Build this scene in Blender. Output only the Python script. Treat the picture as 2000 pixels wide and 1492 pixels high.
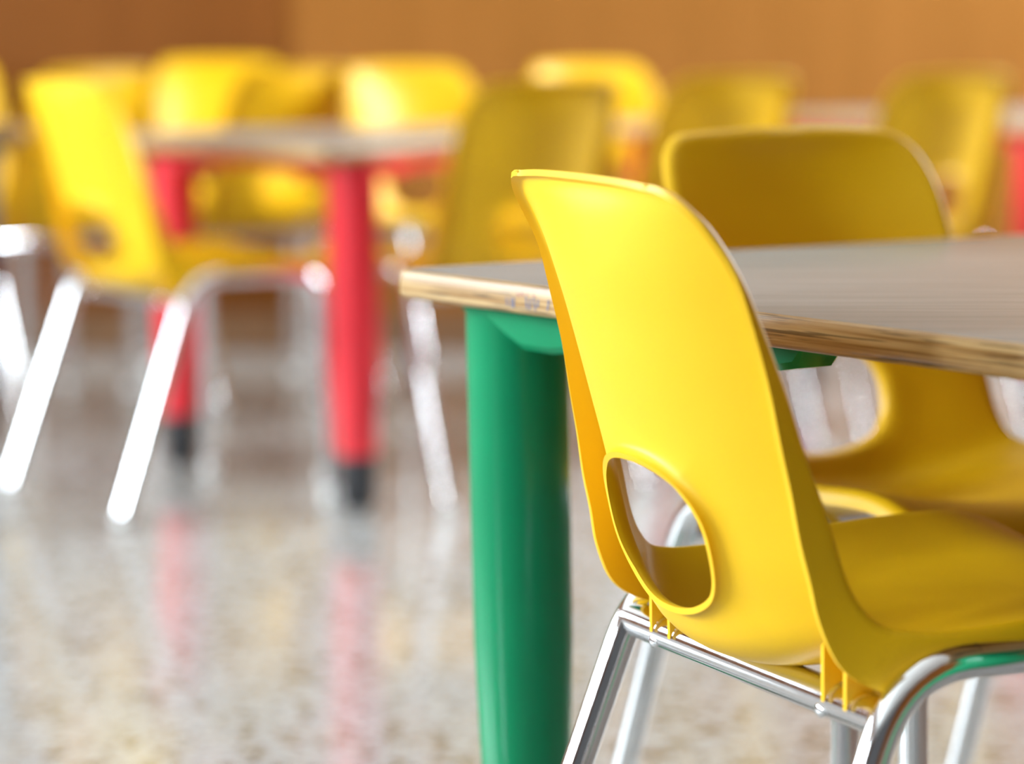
import bpy, bmesh, math, random
from mathutils import Vector, Matrix

random.seed(7)
for _o in list(bpy.data.objects):
    bpy.data.objects.remove(_o, do_unlink=True)
scene = bpy.context.scene
COL = scene.collection

# ---------------------------------------------------------------- camera
F_PX, Y_HOR, CAM_H = 6200.0, 25.0, 0.620
cam_d = bpy.data.cameras.new('camera')
cam_d.sensor_fit = 'HORIZONTAL'
cam_d.sensor_width = 36.0
cam_d.lens = F_PX / 2000.0 * 36.0
cam_d.clip_start, cam_d.clip_end = 0.05, 60
cam_d.dof.use_dof = True
cam_d.dof.focus_distance = 1.74
cam_d.dof.aperture_fstop = 4.0
cam_o = bpy.data.objects.new('camera', cam_d)
COL.objects.link(cam_o)
cam_o.location = (0, 0, CAM_H)
cam_o.rotation_euler = (math.pi / 2 - math.atan((746 - Y_HOR) / F_PX), 0, 0)
scene.camera = cam_o

# ---------------------------------------------------------------- exposure, world, daylight
scene.view_settings.view_transform = 'Standard'
scene.view_settings.look = 'None'
scene.view_settings.gamma = 1.0
scene.view_settings.use_curve_mapping = False
scene.view_settings.exposure = -0.22
scene.cycles.max_bounces = 10
scene.cycles.diffuse_bounces = 5
scene.cycles.glossy_bounces = 5
scene.cycles.sample_clamp_indirect = 6.0
scene.cycles.use_denoising = True

world = bpy.data.worlds.new('world')
scene.world = world
world.use_nodes = True
bg = world.node_tree.nodes['Background']
bg.inputs[0].default_value = (0.95, 0.97, 1.0, 1)
bg.inputs[1].default_value = 0.13

WALL_L, WALL_R, WALL_B, CEIL = -4.20, 2.40, 5.85, 3.0
WIN_Y = [(-1.3, -0.5), (1.2, 2.75), (2.95, 4.2), (4.5, 5.6)]  # first opening is added, to brighten the table's plywood edge
WIN_Z = (0.92, 2.15)
WIN_E = [250, 300, 215, 60]


def window_light(name, loc, rot, sx, sy, energy, color=(0.84, 0.95, 1.0)):
    d = bpy.data.lights.new(name, 'AREA')
    d.shape = 'RECTANGLE'
    d.size, d.size_y = sx, sy
    d.energy = energy
    d.color = color
    o = bpy.data.objects.new(name, d)
    o.location = loc
    o.rotation_euler = rot
    COL.objects.link(o)
    return o


for (y0, y1), en in zip(WIN_Y, WIN_E):
    window_light('window_daylight', (WALL_L - 0.10, (y0 + y1) / 2, sum(WIN_Z) / 2),
                 (0, -math.pi / 2, 0), WIN_Z[1] - WIN_Z[0], y1 - y0, en)
# added window in the right wall, put there to brighten the back wall
ADDED_WIN_Y, ADDED_WIN_Z = (5.0, 5.65), (0.9, 2.3)
window_light('window_daylight', (WALL_R + 0.10, sum(ADDED_WIN_Y) / 2, sum(ADDED_WIN_Z) / 2),
             (0, math.pi / 2, 0), ADDED_WIN_Z[1] - ADDED_WIN_Z[0], ADDED_WIN_Y[1] - ADDED_WIN_Y[0], 340)


# ---------------------------------------------------------------- materials
def new_mat(name):
    m = bpy.data.materials.new(name)
    m.use_nodes = True
    nt = m.node_tree
    return m, nt, nt.nodes['Principled BSDF']


def N(nt, kind, **props):
    n = nt.nodes.new(kind)
    for k, v in props.items():
        setattr(n, k, v)
    return n


def ramp(nt, stops):
    r = N(nt, 'ShaderNodeValToRGB')
    e = r.color_ramp.elements
    while len(e) < len(stops):
        e.new(0.5)
    for el, (p, c) in zip(e, stops):
        el.position = p
        el.color = (*c, 1)
    return r


def plain(name, col, rough=0.4, metal=0.0, spec=0.5, vary=0.0, coat=0.0, vscale=14.0):
    m, nt, b = new_mat(name)
    b.inputs['Roughness'].default_value = rough
    b.inputs['Metallic'].default_value = metal
    b.inputs['Specular IOR Level'].default_value = spec
    b.inputs['Coat Weight'].default_value = coat
    tc = N(nt, 'ShaderNodeTexCoord')
    nz = N(nt, 'ShaderNodeTexNoise')
    nz.inputs['Scale'].default_value = vscale
    nz.inputs['Detail'].default_value = 4
    nt.links.new(tc.outputs['Object'], nz.inputs['Vector'])
    lo = tuple(c * (1 - vary) for c in col)
    hi = tuple(min(1, c * (1 + vary)) for c in col)
    r = ramp(nt, [(0.3, lo), (0.7, hi)])
    nt.links.new(nz.outputs['Fac'], r.inputs['Fac'])
    nt.links.new(r.outputs['Color'], b.inputs['Base Color'])
    return m


def yellow_plastic():
    m, nt, b = new_mat('yellow_plastic')
    tc = N(nt, 'ShaderNodeTexCoord')
    nz = N(nt, 'ShaderNodeTexNoise')
    nz.inputs['Scale'].default_value = 9
    nz.inputs['Detail'].default_value = 5
    nt.links.new(tc.outputs['Object'], nz.inputs['Vector'])
    r = ramp(nt, [(0.25, (0.79, 0.455, 0.004)), (0.75, (0.83, 0.485, 0.006))])
    nt.links.new(nz.outputs['Fac'], r.inputs['Fac'])
    nt.links.new(r.outputs['Color'], b.inputs['Base Color'])
    rr = N(nt, 'ShaderNodeMapRange')
    rr.inputs['To Min'].default_value = 0.38
    rr.inputs['To Max'].default_value = 0.48
    nt.links.new(nz.outputs['Fac'], rr.inputs['Value'])
    nt.links.new(rr.outputs['Result'], b.inputs['Roughness'])
    # faint scuffs
    n2 = N(nt, 'ShaderNodeTexNoise')
    n2.inputs['Scale'].default_value = 420
    nt.links.new(tc.outputs['Object'], n2.inputs['Vector'])
    bp = N(nt, 'ShaderNodeBump')
    bp.inputs['Strength'].default_value = 0.03
    bp.inputs['Distance'].default_value = 0.001
    nt.links.new(n2.outputs['Fac'], bp.inputs['Height'])
    nt.links.new(bp.outputs['Normal'], b.inputs['Normal'])
    b.inputs['Specular IOR Level'].default_value = 0.30
    return m


def plywood_edge():
    """Layered plies with long dark grain streaks running along the edge."""
    m, nt, b = new_mat('plywood_edge')
    tc = N(nt, 'ShaderNodeTexCoord')
    mp = N(nt, 'ShaderNodeMapping')
    mp.inputs['Scale'].default_value = (5, 5, 420)
    nt.links.new(tc.outputs['Object'], mp.inputs['Vector'])
    nz = N(nt, 'ShaderNodeTexNoise')
    nz.inputs['Scale'].default_value = 1.0
    nz.inputs['Detail'].default_value = 6
    nz.inputs['Roughness'].default_value = 0.6
    nt.links.new(mp.outputs['Vector'], nz.inputs['Vector'])
    r = ramp(nt, [(0.34, (0.20, 0.088, 0.02)), (0.44, (0.34, 0.185, 0.06)), (0.54, (0.46, 0.29, 0.12)), (0.7, (0.52, 0.365, 0.18))])
    nt.links.new(nz.outputs['Fac'], r.inputs['Fac'])
    mp2 = N(nt, 'ShaderNodeMapping')
    mp2.inputs['Scale'].default_value = (16, 16, 800)
    nt.links.new(tc.outputs['Object'], mp2.inputs['Vector'])
    n2 = N(nt, 'ShaderNodeTexNoise')
    n2.inputs['Scale'].default_value = 1.0
    n2.inputs['Detail'].default_value = 3
    nt.links.new(mp2.outputs['Vector'], n2.inputs['Vector'])
    r2 = ramp(nt, [(0.38, (0.16, 0.13, 0.11)), (0.44, (1, 1, 1))])
    nt.links.new(n2.outputs['Fac'], r2.inputs['Fac'])
    mx = N(nt, 'ShaderNodeMix', data_type='RGBA', blend_type='MULTIPLY')
    mx.inputs['Factor'].default_value = 0.75
    nt.links.new(r.outputs['Color'], mx.inputs[6])
    nt.links.new(r2.outputs['Color'], mx.inputs[7])
    nt.links.new(mx.outputs[2], b.inputs['Base Color'])
    b.inputs['Roughness'].default_value = 0.38
    return m


def terrazzo():
    m, nt, b = new_mat('terrazzo')
    tc = N(nt, 'ShaderNodeTexCoord')
    base = (0.45, 0.47, 0.49)
    cur = None
    for scale, lo, hi, col in ((46, 0.0, 0.30, None), (60, 0.0, 0.26, None), (120, 0.0, 0.30, None)):
        v = N(nt, 'ShaderNodeTexVoronoi')
        v.inputs['Scale'].default_value = scale
        nt.links.new(tc.outputs['Object'], v.inputs['Vector'])
        wn = N(nt, 'ShaderNodeSeparateColor')
        nt.links.new(v.outputs['Color'], wn.inputs[0])
        cr = ramp(nt, [(0.0, (0.11, 0.085, 0.055)), (0.22, (0.21, 0.17, 0.12)), (0.45, (0.37, 0.355, 0.32)),
                       (0.72, (0.47, 0.465, 0.45)), (1.0, (0.57, 0.575, 0.57))])
        nt.links.new(wn.outputs[0], cr.inputs['Fac'])
        mask = N(nt, 'ShaderNodeMapRange')
        mask.inputs['From Min'].default_value = 0.40
        mask.inputs['From Max'].default_value = 0.34
        nt.links.new(v.outputs['Distance'], mask.inputs['Value'])
        mx = N(nt, 'ShaderNodeMix', data_type='RGBA')
        nt.links.new(mask.outputs['Result'], mx.inputs['Factor'])
        if cur is None:
            mx.inputs[6].default_value = (*base, 1)
        else:
            nt.links.new(cur, mx.inputs[6])
        nt.links.new(cr.outputs['Color'], mx.inputs[7])
        cur = mx.outputs[2]
    big = N(nt, 'ShaderNodeTexVoronoi')
    big.inputs['Scale'].default_value = 26
    nt.links.new(tc.outputs['Object'], big.inputs['Vector'])
    bs = N(nt, 'ShaderNodeSeparateColor')
    nt.links.new(big.outputs['Color'], bs.inputs[0])
    bc = ramp(nt, [(0.0, (0.34, 0.25, 0.15)), (0.30, (0.62, 0.53, 0.40)), (0.45, (1, 1, 1)), (1.0, (1, 1, 1))])
    nt.links.new(bs.outputs[1], bc.inputs['Fac'])
    bm_ = N(nt, 'ShaderNodeMapRange')
    bm_.inputs['From Min'].default_value = 0.34
    bm_.inputs['From Max'].default_value = 0.26
    nt.links.new(big.outputs['Distance'], bm_.inputs['Value'])
    mul = N(nt, 'ShaderNodeMix', data_type='RGBA', blend_type='MULTIPLY')
    nt.links.new(bm_.outputs['Result'], mul.inputs['Factor'])
    nt.links.new(cur, mul.inputs[6])
    nt.links.new(bc.outputs['Color'], mul.inputs[7])
    cur = mul.outputs[2]
    nt.links.new(cur, b.inputs['Base Color'])
    nz = N(nt, 'ShaderNodeTexNoise')
    nz.inputs['Scale'].default_value = 5
    nt.links.new(tc.outputs['Object'], nz.inputs['Vector'])
    rr = N(nt, 'ShaderNodeMapRange')
    rr.inputs['To Min'].default_value = 0.08
    rr.inputs['To Max'].default_value = 0.14
    nt.links.new(nz.outputs['Fac'], rr.inputs['Value'])
    nt.links.new(rr.outputs['Result'], b.inputs['Roughness'])
    return m


def wood_panel(name, dark, light, rough=0.5):
    m, nt, b = new_mat(name)
    tc = N(nt, 'ShaderNodeTexCoord')
    mp = N(nt, 'ShaderNodeMapping')
    mp.inputs['Scale'].default_value = (9, 9, 0.8)
    nt.links.new(tc.outputs['Object'], mp.inputs['Vector'])
    nz = N(nt, 'ShaderNodeTexNoise')
    nz.inputs['Scale'].default_value = 1.6
    nz.inputs['Detail'].default_value = 6
    nt.links.new(mp.outputs['Vector'], nz.inputs['Vector'])
    r = ramp(nt, [(0.3, dark), (0.7, light)])
    nt.links.new(nz.outputs['Fac'], r.inputs['Fac'])
    nt.links.new(r.outputs['Color'], b.inputs['Base Color'])
    b.inputs['Roughness'].default_value = rough
    b.inputs['Specular IOR Level'].default_value = 0.14
    return m


def laminate():
    m, nt, b = new_mat('grey_laminate')
    tc = N(nt, 'ShaderNodeTexCoord')
    mp = N(nt, 'ShaderNodeMapping')
    mp.inputs['Scale'].default_value = (3, 30, 1)
    nt.links.new(tc.outputs['Object'], mp.inputs['Vector'])
    nz = N(nt, 'ShaderNodeTexNoise')
    nz.inputs['Scale'].default_value = 2.0
    nz.inputs['Detail'].default_value = 5
    nt.links.new(mp.outputs['Vector'], nz.inputs['Vector'])
    r = ramp(nt, [(0.3, (0.275, 0.28, 0.27)), (0.7, (0.325, 0.33, 0.32))])
    nt.links.new(nz.outputs['Fac'], r.inputs['Fac'])
    nt.links.new(r.outputs['Color'], b.inputs['Base Color'])
    b.inputs['Roughness'].default_value = 0.24
    return m


def chrome():
    m, nt, b = new_mat('chrome')
    b.inputs['Base Color'].default_value = (0.84, 0.85, 0.88, 1)
    b.inputs['Metallic'].default_value = 1.0
    tc = N(nt, 'ShaderNodeTexCoord')
    nz = N(nt, 'ShaderNodeTexNoise')
    nz.inputs['Scale'].default_value = 60
    nt.links.new(tc.outputs['Object'], nz.inputs['Vector'])
    rr = N(nt, 'ShaderNodeMapRange')
    rr.inputs['To Min'].default_value = 0.06
    rr.inputs['To Max'].default_value = 0.16
    nt.links.new(nz.outputs['Fac'], rr.inputs['Value'])
    nt.links.new(rr.outputs['Result'], b.inputs['Roughness'])
    return m


M = {
    'yellow': yellow_plastic(),
    'chrome': chrome(),
    'ply': plywood_edge(),
    'laminate': laminate(),
    'floor': terrazzo(),
    'green': plain('green_lacquer', (0.001, 0.225, 0.092), 0.25, spec=0.3, vary=0.06),
    'red': plain('red_lacquer', (0.74, 0.024, 0.040), 0.30, vary=0.05),
    'blue': plain('dark_blue_lacquer', (0.035, 0.045, 0.075), 0.35, vary=0.05),
    'rubber': plain('black_rubber', (0.022, 0.023, 0.028), 0.5, vary=0.1),
    'cap': plain('grey_foot_plastic', (0.80, 0.80, 0.80), 0.35, vary=0.04),
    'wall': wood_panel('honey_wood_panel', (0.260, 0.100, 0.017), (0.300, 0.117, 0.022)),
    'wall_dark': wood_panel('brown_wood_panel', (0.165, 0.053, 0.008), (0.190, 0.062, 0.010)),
    'paint': plain('cream_paint', (0.66, 0.62, 0.55), 0.6, vary=0.03, vscale=3),
    'white': plain('white_paint', (0.78, 0.78, 0.77), 0.5, vary=0.02),
    'ceil': plain('ceiling_white', (0.74, 0.73, 0.70), 0.8, vary=0.02),
    'ink_blue': plain('blue_grey_ink', (0.11, 0.13, 0.22), 0.6),
    'ink_red': plain('red_ink', (0.30, 0.07, 0.08), 0.6),
    'sticker': plain('blue_sticker', (0.16, 0.19, 0.42), 0.5, vary=0.1),
    'sticker_grey': plain('grey_sticker', (0.26, 0.22, 0.17), 0.5, vary=0.1),
    'wood_dark': plain('dark_baseboard', (0.20, 0.10, 0.045), 0.4, vary=0.1),
}


# ---------------------------------------------------------------- mesh helpers
def mesh_obj(name, bm, mats, parent=None, smooth=35, loc=None):
    me = bpy.data.meshes.new(name)
    bmesh.ops.recalc_face_normals(bm, faces=bm.faces)
    bm.to_mesh(me)
    bm.free()
    for m in (mats if isinstance(mats, (list, tuple)) else [mats]):
        me.materials.append(m)
    if smooth:
        me.polygons.foreach_set('use_smooth', [True] * len(me.polygons))
        me.set_sharp_from_angle(angle=math.radians(smooth))
    o = bpy.data.objects.new(name, me)
    COL.objects.link(o)
    if parent:
        o.parent = parent
    if loc:
        o.location = loc
    return o


def add_box(bm, lo, hi, mat=0):
    vs = [bm.verts.new((x, y, z)) for x in (lo[0], hi[0]) for y in (lo[1], hi[1]) for z in (lo[2], hi[2])]
    for f in ((0, 1, 3, 2), (4, 6, 7, 5), (0, 4, 5, 1), (2, 3, 7, 6), (0, 2, 6, 4), (1, 5, 7, 3)):
        bm.faces.new([vs[i] for i in f]).material_index = mat


def add_tube(bm, pts, radii, seg=20, cap=True):
    pts = [Vector(p) for p in pts]
    if not isinstance(radii, (list, tuple)):
        radii = [radii] * len(pts)
    t0 = (pts[1] - pts[0]).normalized()
    ref = Vector((1, 0, 0)) if abs(t0.x) < 0.8 else Vector((0, 1, 0))
    u = (ref - t0 * ref.dot(t0)).normalized()
    rings = []
    for i, p in enumerate(pts):
        a = pts[max(i - 1, 0)]
        b = pts[min(i + 1, len(pts) - 1)]
        t = (b - a).normalized()
        u = (u - t * u.dot(t)).normalized()
        w = t.cross(u)
        rings.append([bm.verts.new(p + (u * math.cos(2 * math.pi * k / seg) + w * math.sin(2 * math.pi * k / seg)) * radii[i])
                      for k in range(seg)])
    for a, b in zip(rings, rings[1:]):
        for k in range(seg):
            bm.faces.new((a[k], a[(k + 1) % seg], b[(k + 1) % seg], b[k]))
    if cap:
        bm.faces.new(rings[0])
        bm.faces.new(rings[-1])


def fillet(a, corner, b, ra, rb, n=10):
    """Points from a to b turning at corner along a quadratic bend."""
    a, c, b = Vector(a), Vector(corner), Vector(b)
    p0 = c + (a - c).normalized() * ra
    p2 = c + (b - c).normalized() * rb
    out = []
    for i in range(n + 1):
        t = i / n
        out.append(p0 * (1 - t) ** 2 + c * 2 * t * (1 - t) + p2 * t * t)
    return out


def thing(name, label, cat, loc=(0, 0, 0), rz=0.0, group=None):
    o = bpy.data.objects.new(name, None)
    o.empty_display_size = 0.05
    COL.objects.link(o)
    o.location = loc
    o.rotation_euler = (0, 0, rz)
    o['label'] = label
    o['category'] = cat
    if group:
        o['group'] = group
    return o


def copy_thing(root, loc, rz, label, group=None):
    r = root.copy()
    COL.objects.link(r)
    r.location = loc
    r.rotation_euler = (0, 0, rz)
    r['label'] = label
    if group:
        r['group'] = group
    for ch in list(root.children):
        c = ch.copy()
        COL.objects.link(c)
        c.parent = r
        for g in list(ch.children):
            d = g.copy()
            COL.objects.link(d)
            d.parent = c
    return r


# ---------------------------------------------------------------- the setting
def structure(name, bm, mat, smooth=0):
    o = mesh_obj(name, bm, mat, smooth=smooth)
    o['kind'] = 'structure'
    return o


bm = bmesh.new()
add_box(bm, (WALL_L - 0.2, -5.0, -0.10), (WALL_R + 0.2, WALL_B + 0.2, 0.0))
structure('floor', bm, M['floor'])
bm = bmesh.new()
add_box(bm, (WALL_L - 0.2, -5.0, CEIL), (WALL_R + 0.2, WALL_B + 0.2, CEIL + 0.1))
structure('ceiling', bm, M['ceil'])
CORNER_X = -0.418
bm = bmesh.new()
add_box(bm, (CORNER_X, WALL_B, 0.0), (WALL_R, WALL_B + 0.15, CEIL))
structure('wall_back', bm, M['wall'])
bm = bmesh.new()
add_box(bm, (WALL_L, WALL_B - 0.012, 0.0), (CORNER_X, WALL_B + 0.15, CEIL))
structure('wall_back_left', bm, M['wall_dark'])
bm = bmesh.new()
add_box(bm, (CORNER_X + 0.001, WALL_B - 0.012, 0.001), (WALL_R, WALL_B, 0.07))
structure('baseboard_back', bm, M['wood_dark'])
bm = bmesh.new()
add_box(bm, (WALL_L, WALL_B - 0.024, 0.001), (CORNER_X, WALL_B - 0.012, 0.07))
structure('baseboard_back_left', bm, M['wood_dark'])


def wall_with_windows(name, x0, x1, spans, z0, z1, yend):
    bm = bmesh.new()
    y = -5.0
    for a, b in spans:
        add_box(bm, (x0, y, 0), (x1, a, CEIL))
        add_box(bm, (x0, a, 0), (x1, b, z0))
        add_box(bm, (x0, a, z1), (x1, b, CEIL))
        y = b
    add_box(bm, (x0, y, 0), (x1, yend, CEIL))
    structure(name, bm, M['wall_dark'])


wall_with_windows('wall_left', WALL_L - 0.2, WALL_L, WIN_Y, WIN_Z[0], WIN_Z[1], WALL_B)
wall_with_windows('wall_right', WALL_R, WALL_R + 0.2, [ADDED_WIN_Y], ADDED_WIN_Z[0], ADDED_WIN_Z[1], WALL_B)


def window_frame(n, x, ys, zs):
    bm = bmesh.new()
    t, d = 0.05, 0.05
    (a, b), (c, e) = ys, zs
    add_box(bm, (x, a, c), (x + d, a + t, e))
    add_box(bm, (x, b - t, c), (x + d, b, e))
    add_box(bm, (x, a + t, c), (x + d, b - t, c + t))
    add_box(bm, (x, a + t, e - t), (x + d, b - t, e))
    m = (a + b) / 2
    add_box(bm, (x, m - t / 2, c + t), (x + d, m + t / 2, e - t))
    structure('window_%d' % n, bm, M['white'])


for i, ys in enumerate(WIN_Y):
    window_frame(i + 1, WALL_L - 0.07, ys, WIN_Z)
window_frame(5, WALL_R + 0.02, ADDED_WIN_Y, ADDED_WIN_Z)  # frame of the added opening in the right wall


# ---------------------------------------------------------------- chair shell
# stations from the top of the back to the front of the seat, millimetres:
# fold (x,y,z) where the rim turns, free edge (x,y,z) of the rim, centre line (y,z)
ST = [
    ((80, -98, 531), (80, -104, 532.5), (-101, 532)),
    ((93, -95.5, 529.5), (92.5, -102, 531), (-101, 529)),
    ((103, -90, 522), (103.5, -96.5, 524), (-102, 521)),
    ((109, -82, 512), (110.5, -89, 514), (-102, 511)),
    ((113, -69, 490), (116, -76, 493), (-99, 489)),
    ((115, -58, 465), (119.5, -67, 466), (-92, 464)),
    ((117, -47, 436), (121.5, -58.5, 436), (-84, 435)),
    ((119, -37, 405), (123.5, -52, 405), (-75, 405)),
    ((121, -29, 383), (125, -47, 383), (-69, 383)),
    ((124, -22.5, 363), (126.5, -42.5, 360), (-63, 361)),
    ((127, -16, 340), (128, -37, 339), (-56, 337)),
    ((130, -9, 325), (130, -32, 318), (-47, 316)),
    ((134, 2, 314), (132.5, -21, 296), (-37, 290.5)),
    ((138, 16, 310.5), (135, -4, 284.5), (-18, 277.5)),
    ((141, 32, 309.5), (137, 14, 281.5), (6, 274.5)),
    ((143, 50, 310), (140, 34, 287), (32, 276)),
    ((145, 78, 312), (145, 62, 297), (76, 282)),
    ((146, 120, 315), (148, 118, 305), (120, 291)),
    ((146, 165, 318), (148, 166, 309), (165, 298)),
    ((145, 200, 319), (147, 203, 310), (205, 303)),
    ((143, 225, 315), (145, 229, 306), (232, 301)),
    ((138, 248, 304), (140, 254, 296), (252, 292)),
    ((130, 262, 292), (130, 269, 286), (265, 281)),
    ((120, 268, 285), (120, 275, 280), (272, 273)),
]
ROWS = [list(a) + list(b) + list(c) for a, b, c in ST]
CUM = [0.0]
for p, q in zip(ROWS, ROWS[1:]):
    d1 = math.dist(p[0:3], q[0:3])
    d2 = math.dist(p[6:8], q[6:8])
    CUM.append(CUM[-1] + 0.5 * (d1 + d2))
TOT = CUM[-1]


def station(s):
    """Catmull-Rom over the stations; s in [0, 1]."""
    d = s * TOT
    i = 0
    while i < len(CUM) - 2 and CUM[i + 1] < d:
        i += 1
    h = CUM[i + 1] - CUM[i]
    t = (d - CUM[i]) / h

    def tang(j):
        if j == 0:
            return [(b - a) / (CUM[1] - CUM[0]) for a, b in zip(ROWS[0], ROWS[1])]
        if j == len(ROWS) - 1:
            return [(b - a) / (CUM[-1] - CUM[-2]) for a, b in zip(ROWS[-2], ROWS[-1])]
        return [(b - a) / (CUM[j + 1] - CUM[j - 1]) for a, b in zip(ROWS[j - 1], ROWS[j + 1])]
    m0, m1 = tang(i), tang(i + 1)
    h00, h10 = 2 * t ** 3 - 3 * t * t + 1, t ** 3 - 2 * t * t + t
    h01, h11 = -2 * t ** 3 + 3 * t * t, t ** 3 - t * t
    return [h00 * a + h10 * h * u + h01 * b + h11 * h * v for a, b, u, v in zip(ROWS[i], ROWS[i + 1], m0, m1)]


def panel_pt(v, s, st=None):
    r = st or station(s)
    k = 1 - abs(v) ** 2.0
    return Vector((r[0] * v, r[1] + (r[6] - r[1]) * k, r[2] + (r[7] - r[2]) * k))


def panel_nrm(v, s):
    e = 1e-3
    a = panel_pt(v + e, s) - panel_pt(v - e, s)
    b = panel_pt(v, min(s + e, 1)) - panel_pt(v, max(s - e, 0))
    n = a.cross(b).normalized()          # towards the rear / underside or the front
    return n


def build_shell():
    NR, NV, NFIL, NFL = 120, 56, 5, 4
    RAD = 4.5
    bm = bmesh.new()
    grid = []
    vs = [-1 + 2 * j / NV for j in range(NV + 1)]
    vs[0], vs[-1] = None, None

    def section(s):
        st = station(s)
        w = st[0]
        fold, free = Vector(st[0:3]), Vector(st[3:6])
        dl = (free - fold).length
        r = min(RAD, dl * 0.7)
        vmax = 1 - r / w
        half = []
        p0 = panel_pt(vmax, s, st)
        p2 = fold + (free - fold) * (r / dl)
        for i in range(1, NFIL + 1):
            t = i / NFIL
            half.append(p0 * (1 - t) ** 2 + fold * 2 * t * (1 - t) + p2 * t * t)
        for i in range(1, NFL + 1):
            half.append(p2 + (free - p2) * (i / NFL))
        mid = [panel_pt(vmax * (-1 + 2 * j / NV), s, st) for j in range(NV + 1)]
        left = [Vector((-p.x, p.y, p.z)) for p in reversed(half)]
        return left + mid + half, vmax

    vmaxs = []
    svals = [i / NR for i in range(NR + 1)]
    for s in svals:
        pts, vm = section(s)
        vmaxs.append(vm)
        grid.append([bm.verts.new(p) for p in pts])
    nside = NFIL + NFL
    ncol = len(grid[0])
    # lips along the top edge and the front edge
    def fade(j):
        d = min(j, ncol - 1 - j) - nside
        return max(0.0, min(1.0, (d + NFIL * 0.6) / (NFIL * 0.6)))
    fy, fz = ROWS[0][4], ROWS[0][5]
    top, top2 = [], []
    for j, v in enumerate(grid[0]):
        if nside <= j < ncol - nside:
            k = abs(v.co.x) / 76.0
            end = v.co + Vector((0, -6.4, 2.6)) * (1 - k ** 4) + (Vector((v.co.x, fy, fz)) - v.co) * k ** 4
        else:
            end = Vector((v.co.x, fy, fz))
        mid = (v.co + end) / 2 + Vector((0, 0.6, 0.9)) * fade(j) * (1 - min(1.0, abs(v.co.x) / 76.0) ** 4)
        top.append(bm.verts.new(mid))
        top2.append(bm.verts.new(end))
    front = [bm.verts.new(v.co + Vector((0, 1.5, -6)) * fade(j)) for j, v in enumerate(grid[-1])]

    # opening in the lower back
    HX, HZ, HC, HN = 58.0, 43.0, 348.0, 2.25

    def param_of(x, z):
        lo, hi = 0.02, 0.55
        for _ in range(50):
            s = (lo + hi) / 2
            st = station(s)
            if panel_pt(x / st[0], s, st).z > z:
                lo = s
            else:
                hi = s
        s = (lo + hi) / 2
        return x / station(s)[0], s

    s_top = param_of(0, HC + HZ + 13)[1]
    s_bot = param_of(0, HC - HZ - 12)[1]
    i0, i1 = int(s_top * NR), int(math.ceil(s_bot * NR))
    jc = nside + NV // 2
    jw = int(math.ceil((HX + 13) / 121 * NV / 2))
    j0, j1 = jc - jw, jc + jw
    loop = [(i0, j) for j in range(j0, j1)] + [(i, j1) for i in range(i0, i1)] + \
           [(i1, j) for j in range(j1, j0, -1)] + [(i, j0) for i in range(i1, i0, -1)]
    for i in range(NR):
        for j in range(ncol - 1):
            if i0 <= i < i1 and j0 <= j < j1:
                continue
            bm.faces.new((grid[i][j], grid[i][j + 1], grid[i + 1][j + 1], grid[i + 1][j]))
    for a, b in ((top, grid[0]), (top2, top), (grid[-1], front)):
        for j in range(ncol - 1):
            bm.faces.new((a[j], a[j + 1], b[j + 1], b[j]))
    for i in range(i0 + 1, i1):
        for j in range(j0 + 1, j1):
            bm.verts.remove(grid[i][j])

    prev = [grid[i][j] for i, j in loop]
    par = []
    for i, j in loop:
        v = (j - jc) / (NV / 2) * vmaxs[i]
        s = svals[i]
        p = panel_pt(v, s)
        th = math.atan2((p.z - HC) / HZ, p.x / HX)
        c, sn = math.cos(th), math.sin(th)
        rr = (abs(c) ** HN + abs(sn) ** HN) ** (-1 / HN)
        hv, hs = param_of(HX * c * rr, HC + HZ * sn * rr)
        par.append((v, s, hv, hs))
    for t, off in ((0.25, 0), (0.5, 0.15), (0.68, 0.5), (0.8, 1.1), (0.9, 2.2), (0.96, 3.6), (0.985, 4.8), (1.0, 6.2)):
        ring = []
        for v, s, hv, hs in par:
            a, b = v + (hv - v) * t, s + (hs - s) * t
            n = panel_nrm(a, b)
            if n.y > 0:
                n = -n
            ring.append(bm.verts.new(panel_pt(a, b) + n * off))
        for k in range(len(ring)):
            k2 = (k + 1) % len(ring)
            bm.faces.new((prev[k], prev[k2], ring[k2], ring[k]))
        prev = ring
    bmesh.ops.remove_doubles(bm, verts=bm.verts, dist=0.02)
    for f in [f for f in bm.faces if f.calc_area() < 1e-6]:
        bm.faces.remove(f)
    bmesh.ops.recalc_face_normals(bm, faces=bm.faces)
    # make sure the sitting side is the positive side of the sheet
    up = sum((f.normal.z * f.calc_area() for f in bm.faces if 100 < f.calc_center_median().y < 200 and abs(f.calc_center_median().x) < 80), 0.0)
    if up < 0:
        bmesh.ops.reverse_faces(bm, faces=bm.faces)
    bmesh.ops.scale(bm, vec=(0.001,) * 3, verts=bm.verts)
    me = bpy.data.meshes.new('shell')
    bm.to_mesh(me)
    bm.free()
    o = bpy.data.objects.new('shell_sheet', me)
    COL.objects.link(o)
    md = o.modifiers.new('thickness', 'SOLIDIFY')
    md.thickness = 0.0034
    md.offset = 1.0
    dg = bpy.context.evaluated_depsgraph_get()
    out = bpy.data.meshes.new_from_object(o.evaluated_get(dg))
    bpy.data.objects.remove(o, do_unlink=True)
    out.name = 'shell'
    out.materials.clear()
    out.materials.append(M['yellow'])
    out.polygons.foreach_set('use_smooth', [True] * len(out.polygons))
    out.set_sharp_from_angle(angle=math.radians(40))
    return out


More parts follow.
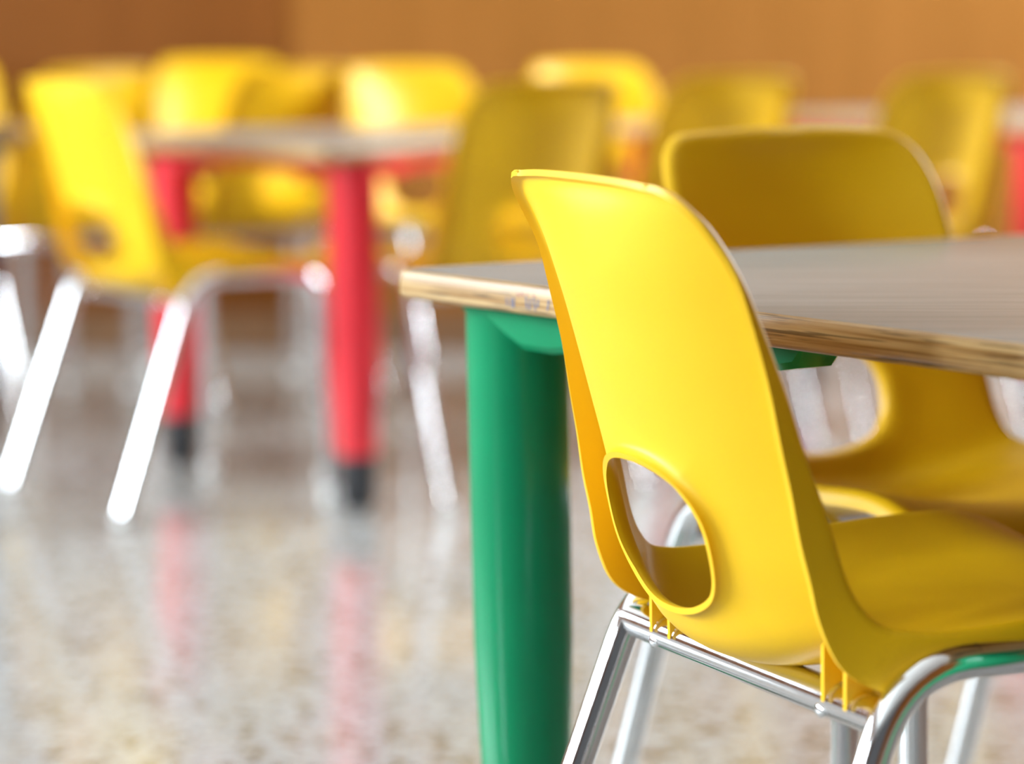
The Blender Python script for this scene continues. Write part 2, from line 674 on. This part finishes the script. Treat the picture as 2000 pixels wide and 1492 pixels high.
def under(x, y):
    """Height of the shell's lower side at (x, y) under the seat's rear, mm."""
    lo, hi = 0.25, 0.75
    for _ in range(40):
        s = (lo + hi) / 2
        st = station(s)
        if panel_pt(min(0.97, x / st[0]) if x > 0 else max(-0.97, x / st[0]), s, st).y < y:
            lo = s
        else:
            hi = s
    st = station(lo)
    return panel_pt(max(-0.97, min(0.97, x / st[0])), lo, st).z + 1.2


def mm(*p):
    return Vector(p) * 0.001


R_TUBE = 0.0092


def build_chair(label, loc, rz, group):
    root = thing('school_chair', label, 'chair', loc, rz, group)
    sh = bpy.data.objects.new('shell', build_shell())
    COL.objects.link(sh)
    sh.parent = root
    # saddle ribs under the shell that sit on the rear crossbar
    for x in (-101, -78, 100, 123):
        bm = bmesh.new()
        prof = [(-12.5, under(x, -12.5)), (-12, 271)]
        for k in range(9):
            a = math.radians(155 - k * 17)
            prof.append((11.2 * math.cos(a), 270 + 11.2 * math.sin(a)))
        prof += [(17, 269), (34, min(283, under(x, 34) - 4))] + [(y, under(x, y)) for y in (34, 22, 10, 0)]
        a = [bm.verts.new(mm(x - 1.6, y, z)) for y, z in prof]
        b = [bm.verts.new(mm(x + 1.6, y, z)) for y, z in prof]
        bm.faces.new(a)
        bm.faces.new(b)
        for k in range(len(prof)):
            k2 = (k + 1) % len(prof)
            bm.faces.new((a[k], a[k2], b[k2], b[k]))
        mesh_obj('rib', bm, M['yellow'], root, smooth=30)
    for sx in (-1, 1):
        x0, xf = 148 * sx, 156 * sx
        rail_z = 297
        # rear leg with its bend into the seat rail
        foot = mm(xf, -99, 8)
        corner = mm(x0, 6, rail_z)
        bend = fillet(mm(x0, 100, rail_z), corner, foot, 0.042, 0.042)
        bm = bmesh.new()
        add_tube(bm, bend + [foot], R_TUBE)
        leg = mesh_obj('leg', bm, M['chrome'], root)
        d = (foot - bend[-1]).normalized()
        bm = bmesh.new()
        add_tube(bm, [foot - d * 0.007, foot - d * 0.006, foot + d * 0.004, foot + d * 0.0075], [0.0093, 0.0104, 0.0104, 0.0075])
        mesh_obj('foot_cap', bm, M['cap'], leg)
        # front leg
        ffoot = mm(xf, 197, 8)
        fcorner = mm(x0, 186, rail_z)
        fbend = fillet(mm(x0, 100, rail_z), fcorner, ffoot, 0.042, 0.042)
        bm = bmesh.new()
        add_tube(bm, fbend + [ffoot], R_TUBE)
        leg = mesh_obj('leg', bm, M['chrome'], root)
        d = (ffoot - fbend[-1]).normalized()
        bm = bmesh.new()
        add_tube(bm, [ffoot - d * 0.016, ffoot - d * 0.015, ffoot + d * 0.004, ffoot + d * 0.0075], [0.0093, 0.0104, 0.0104, 0.0075])
        mesh_obj('foot_cap', bm, M['cap'], leg)
        bm = bmesh.new()
        add_tube(bm, [bend[0], mm(x0, 100, rail_z), fbend[0]], R_TUBE)
        mesh_obj('side_rail', bm, M['chrome'], root)
    for y, z, xs in ((0, 269.5, 146), (178, 288, 146)):
        bm = bmesh.new()
        add_tube(bm, [mm(-xs, y, z), mm(-xs + 5, y, z), mm(xs - 5, y, z), mm(xs, y, z)], [0.0112, 0.0103, 0.0103, 0.0112])
        bar = mesh_obj('crossbar', bm, M['chrome'], root)
        if y == 0:
            for x in (-104, 92):
                bm = bmesh.new()
                bmesh.ops.create_uvsphere(bm, u_segments=14, v_segments=8, radius=0.0042)
                bmesh.ops.scale(bm, vec=(1.25, 0.6, 1.0), verts=bm.verts)
                bmesh.ops.translate(bm, vec=mm(x, -8.6, 265.0), verts=bm.verts)
                mesh_obj('rivet', bm, M['chrome'], bar)
    return root


GROUP_CHAIRS = 'yellow school chairs around the tables'


def yaw(deg):
    return math.radians(deg - 90)


front = build_chair('large yellow plastic chair in sharp focus, seen from behind, at the green-legged table',
                    (0.1298, 1.6858, 0), yaw(23.3), GROUP_CHAIRS)
OTHERS = [
    ((0.247, 2.214), -60, 'yellow chair facing the camera across the grey top of the green-legged table'),
    ((-0.480, 4.000), 34.5, 'brightest yellow chair, daylit back towards us, two gleaming white rear legs, beside the red-legged table'),
    ((-0.006, 4.088), 124, 'yellow chair turned away, directly behind the left corner of the green-legged table'),
    ((0.255, 4.480), 125, 'blurred yellow chair rising just behind the top left corner of the camera-facing chair'),
    ((0.575, 4.600), 125, 'blurred yellow chair beside the dark red table leg, last on the right'),
    ((-0.122, 5.020), -58, 'blurred yellow chair behind the red-legged table, its light edge mirrored in the tabletop'),
    ((0.172, 5.215), -60, 'blurred yellow chair peeping over the turned-away chair, against the honey wood wall'),
    ((-0.510, 5.680), -78, 'blurred yellow chair reaching highest against the dark brown wall panel, grey sticker on its back'),
    ((-0.385, 5.100), 125, 'blurred yellow chair below the wall corner, right of the highest chair'),
    ((-0.700, 4.950), 135, 'blurred yellow chair directly behind the shoulder of the brightest chair'),
    ((-1.020, 5.620), -75, 'yellow chair mostly cut off by the left picture edge'),
]
chairs = [front]
for (x, y), a, lab in OTHERS:
    chairs.append(copy_thing(front, (x, y, 0), yaw(a), lab, GROUP_CHAIRS))


# ---------------------------------------------------------------- tables
T_TOP, T_THK = 0.458, 0.0185


def rounded_poly(corners, r, n=7):
    out = []
    m = len(corners)
    for i in range(m):
        p = Vector(corners[i])
        a = (Vector(corners[i - 1]) - p).normalized()
        b = (Vector(corners[(i + 1) % m]) - p).normalized()
        half = math.acos(max(-1, min(1, a.dot(b)))) / 2
        d = r / math.tan(half)
        c = p + (a + b).normalized() * (r / math.sin(half))
        s, e = p + a * d - c, p + b * d - c
        a0 = math.atan2(s.y, s.x)
        a1 = math.atan2(e.y, e.x)
        da = (a1 - a0 + math.pi) % (2 * math.pi) - math.pi
        for k in range(n + 1):
            t = a0 + da * k / n
            out.append(c + Vector((math.cos(t), math.sin(t))) * r)
    return out


def inset_poly(poly, d):
    out = []
    m = len(poly)
    for i in range(m):
        a, p, b = poly[i - 1], poly[i], poly[(i + 1) % m]
        e1, e2 = (p - a).normalized(), (b - p).normalized()
        n1, n2 = Vector((-e1.y, e1.x)), Vector((-e2.y, e2.x))
        nn = (n1 + n2).normalized()
        out.append(p + nn * (d / max(0.3, nn.dot(n1))))
    return out


def build_table(label, corners, mat, legs, rails, group=None):
    """corners counter-clockwise in the room; legs [(x, y, shift x, shift y)]; rails [(leg, direction, length)]."""
    ox, oy = corners[0]
    root = thing('school_table', label, 'table', (ox, oy, 0), 0, group)
    cs = [Vector((x - ox, y - oy)) for x, y in corners]
    poly = rounded_poly(cs, 0.016)
    bm = bmesh.new()
    zb, zt = T_TOP - T_THK, T_TOP
    prof = [(0.0035, zb, 1), (0.0010, zb + 0.0015, 1), (0.0, zb + 0.004, 1), (0.0, zt - 0.004, 1), (0.0012, zt - 0.0012, 1), (0.0036, zt, 1)]
    rings = []
    for ins, z, _m in prof:
        rings.append([bm.verts.new((p.x, p.y, z)) for p in inset_poly(poly, ins)])
    k = len(poly)
    for a, b in zip(rings, rings[1:]):
        for i in range(k):
            bm.faces.new((a[i], a[(i + 1) % k], b[(i + 1) % k], b[i])).material_index = 1
    bm.faces.new(rings[0]).material_index = 1
    bm.faces.new(rings[-1]).material_index = 0
    top = mesh_obj('tabletop', bm, [M['laminate'], M['ply']], root, smooth=40)
    for lx, ly, sx, sy in legs:
        lx, ly = lx - ox, ly - oy
        prof = [(0.0195, 0.0), (0.0225, 0.004), (0.0238, 0.012), (0.0240, 0.066)]
        bm = bmesh.new()

        def P(z):
            t = 1 - z / zb
            return Vector((lx + sx * t, ly + sy * t, z))
        add_tube(bm, [P(z) for z in (0.068, 0.10, 0.16, 0.22, 0.30, zb - 0.002)], [0.0245, 0.0265, 0.0298, 0.0318, 0.0322, 0.0326], seg=40)
        leg = mesh_obj('leg', bm, mat, root)
        bm = bmesh.new()
        add_tube(bm, [P(z) for z in (0.0005, 0.003, 0.009, 0.018, 0.030, 0.068)], [0.012, 0.0165, 0.0205, 0.0225, 0.0232, 0.0238], seg=32)
        mesh_obj('foot', bm, M['rubber'], leg)
        bm = bmesh.new()
        add_tube(bm, [Vector((lx, ly, z)) for z in (zb - 0.0065, zb - 0.006, zb - 0.0005)], [0.0325, 0.0345, 0.0345], seg=40)
        mesh_obj('collar', bm, mat, leg)
    for li, (dx, dy), ln in rails:
        lx, ly = legs[li][0] - ox, legs[li][1] - oy
        d = Vector((dx, dy)).normalized()
        nrm = Vector((-d.y, d.x))
        bm = bmesh.new()
        prof = [(-0.004, 0.0335, 0.0012), (0.012, 0.0338, 0.009), (0.030, 0.0338, 0.018), (0.050, 0.0335, 0.0255),
                (0.075, 0.030, 0.0265), (0.120, 0.022, 0.021), (ln - 0.024, 0.0175, 0.019), (ln - 0.010, 0.0165, 0.0165), (ln, 0.0155, 0.001)]
        if ln < 0.15:
            prof = [(-0.004, 0.019, 0.0012), (0.001, 0.019, 0.019), (ln - 0.006, 0.017, 0.019), (ln, 0.0155, 0.012)]
        rings = []
        for u, w, dp in prof:
            c = Vector((lx + d.x * u, ly + d.y * u, zb - 0.0004))
            q = Vector((nrm.x * w, nrm.y * w, 0))
            rr = min(0.004, dp * 0.4)
            lo = Vector((0, 0, -dp))
            qi = q * ((w - rr) / w)
            rings.append([bm.verts.new(p) for p in (c + q, c + q + lo + Vector((0, 0, rr)), c + qi + lo, c - qi + lo, c - q + lo + Vector((0, 0, rr)), c - q)])
        for a, b in zip(rings, rings[1:]):
            for i in range(6):
                bm.faces.new((a[i], a[(i + 1) % 6], b[(i + 1) % 6], b[i]))
        bm.faces.new(rings[0])
        bm.faces.new(rings[-1])
        mesh_obj('support_rail', bm, mat, root, smooth=40)
    return root, top


def unit(a):
    l = math.hypot(*a)
    return (a[0] / l, a[1] / l)


# the table in focus: rectangular top, green legs
C0 = Vector((-0.0780, 2.0212))
e1 = Vector((0.575, -0.818)).normalized()      # the edge that comes towards the camera
e2 = Vector((0.818, 0.575)).normalized()       # the far edge
LA, LB = 1.20, 0.64
c1, c2, c3 = C0 + e1 * LA, C0 + e1 * LA + e2 * LB, C0 + e2 * LB
# widen along the far edge
LB = 1.20
LA = 0.80
c1, c2, c3 = C0 + e1 * LA, C0 + e1 * LA + e2 * LB, C0 + e2 * LB
ins = 0.058
g_legs = [C0 + (e1 + e2) * ins, c1 + (e2 - e1) * ins, c2 - (e1 + e2) * ins, c3 + (e1 - e2) * ins]
g_legs = [(p.x, p.y, 0.009, 0.0) for p in g_legs]
green_table, green_top = build_table(
    'grey-topped plywood table standing on thick green legs', [C0, c1, c2, c3], M['green'], g_legs,
    [(0, e1, 0.300), (0, e2, 0.25), (1, e2, 0.25), (3, -e2, 0.25)])

# ink scribbles on the plywood edge
bm = bmesh.new()
bm2 = bmesh.new()


def stroke(b, t0, z0, t1, z1, w=0.0009):
    n = Vector((-e2.x, -e2.y, 0))
    n = Vector((e1.y, -e1.x, 0))
    if n.dot(Vector((-1, -1, 0))) < 0:
        n = -n
    o = Vector((0, 0, 0)) + n * 0.00025
    p = [Vector((e1.x * t, e1.y * t, z)) + o for t, z in ((t0 - w / 2, z0), (t0 + w / 2, z0), (t1 + w / 2, z1), (t1 - w / 2, z1))]
    b.faces.new([b.verts.new(q) for q in p])


zt = T_TOP
for t0, z0, t1, z1 in ((.196, .0090, .197, .0140), (.201, .0085, .2015, .0145), (.204, .0085, .2035, .0150), (.2165, .0070, .2175, .0145),
                       (.221, .0078, .2205, .0150), (.2245, .0072, .226, .0150), (.229, .0080, .2285, .0130), (.240, .0075, .2385, .0140), (.2375, .0085, .241, .0078)):
    stroke(bm, t0 - 0.066, zt - z0, t1 - 0.066, zt - z1, 0.0013)
for t0, z0, t1, z1 in ((.2075, .0055, .2095, .0075), (.2115, .0050, .214, .0072), (.2165, .0052, .2195, .0062), (.2235, .0055, .2255, .0068)):
    stroke(bm2, t0 - 0.066, zt - z0, t1 - 0.066, zt - z1, 0.0018)
mesh_obj('ink_marks', bm, M['ink_blue'], green_top, smooth=0)
mesh_obj('ink_marks', bm2, M['ink_red'], green_top, smooth=0)


def triangle(N, side, base, lside, lbase):
    """N near corner, side towards the left corner, base along the long edge."""
    N = Vector(N)
    s, b = Vector(side).normalized(), Vector(base).normalized()
    L = N + s * lside
    return [N, N + b * lbase, L]


def bisect_leg(corners, i, d):
    p = corners[i]
    a = (corners[i - 1] - p).normalized()
    b = (corners[(i + 1) % len(corners)] - p).normalized()
    h = math.acos(max(-1, min(1, a.dot(b)))) / 2
    return p + (a + b).normalized() * (d / math.sin(h))


red = triangle((-0.2215, 3.823), (-0.575, 0.818), (0.43, 0.90), 0.64, 1.28)
rl = [Vector((-0.199, 3.950)), bisect_leg(red, 1, 0.047), Vector((-0.464, 4.355))]
build_table('plywood table on red legs with black feet, in front of the brightest chair seat', red, M['red'],
            [(p.x, p.y, 0.006, 0.0) for p in rl],
            [(0, rl[2] - rl[0], 0.235), (2, rl[0] - rl[2], 0.235), (0, rl[1] - rl[0], 0.27)],
            'tables on red legs')
rot = math.radians(7)


def turn(v):
    return (v[0] * math.cos(rot) - v[1] * math.sin(rot), v[0] * math.sin(rot) + v[1] * math.cos(rot))


B3, A3 = Vector((0.800, 4.860)), Vector((0.484, 5.218))
off = Vector(turn((-0.0165, -0.130)))
red2 = triangle(B3 + off, turn((-0.575, 0.818)), turn((0.43, 0.90)), 0.64, 0.95)
r2 = [B3, bisect_leg(red2, 1, 0.06), A3]
build_table('plywood table on red legs mostly hidden behind chairs at the right picture edge', red2, M['red'],
            [(p.x, p.y, 0.004, 0.0) for p in r2],
            [(0, r2[2] - r2[0], 0.235), (2, r2[0] - r2[2], 0.235)], 'tables on red legs')
# the dark-railed table cut by the left edge of the frame
R4 = Vector((-0.690, 4.600))
t4 = [R4, R4 + Vector((-0.59, 0.807)) * 0.55, R4 + Vector((-0.59, 0.807)) * 0.55 + Vector((-0.90, -0.43)) * 0.7, R4 + Vector((-0.90, -0.43)) * 0.9]
l4 = [bisect_leg(t4, i, 0.06) for i in range(4)]
build_table('table with dark blue grey rail, cut off by the left picture edge', t4, M['blue'],
            [(p.x, p.y, 0.0, 0.0) for p in l4], [(0, l4[3] - l4[0], 0.40), (0, l4[0] - l4[3], 0.056), (0, l4[1] - l4[0], 0.2)])


# ---------------------------------------------------------------- stickers on two chair backs
def sticker(chair, x, z, mat, name='sticker'):
    lo, hi = 0.0, 0.5
    for _ in range(40):
        s = (lo + hi) / 2
        if panel_pt(x / station(s)[0], s).z > z:
            lo = s
        else:
            hi = s
    bm = bmesh.new()
    vs = []
    n = 8
    for k in range(n * 3):
        a = 2 * math.pi * k / (n * 3)
        v, ss = (x + 13 * math.cos(a)) / station(s)[0], s + 0.017 * math.sin(a)
        nr = panel_nrm(v, ss)
        if nr.y < 0:
            nr = -nr
        vs.append(bm.verts.new((panel_pt(v, ss) + nr * 0.4) * 0.001))
    bm.faces.new(vs)
    o = mesh_obj(name, bm, mat, chair, smooth=0)
    o['label'] = 'small round sticker on the backrest'


sticker(chairs[8], 0, 425, M['sticker_grey'])
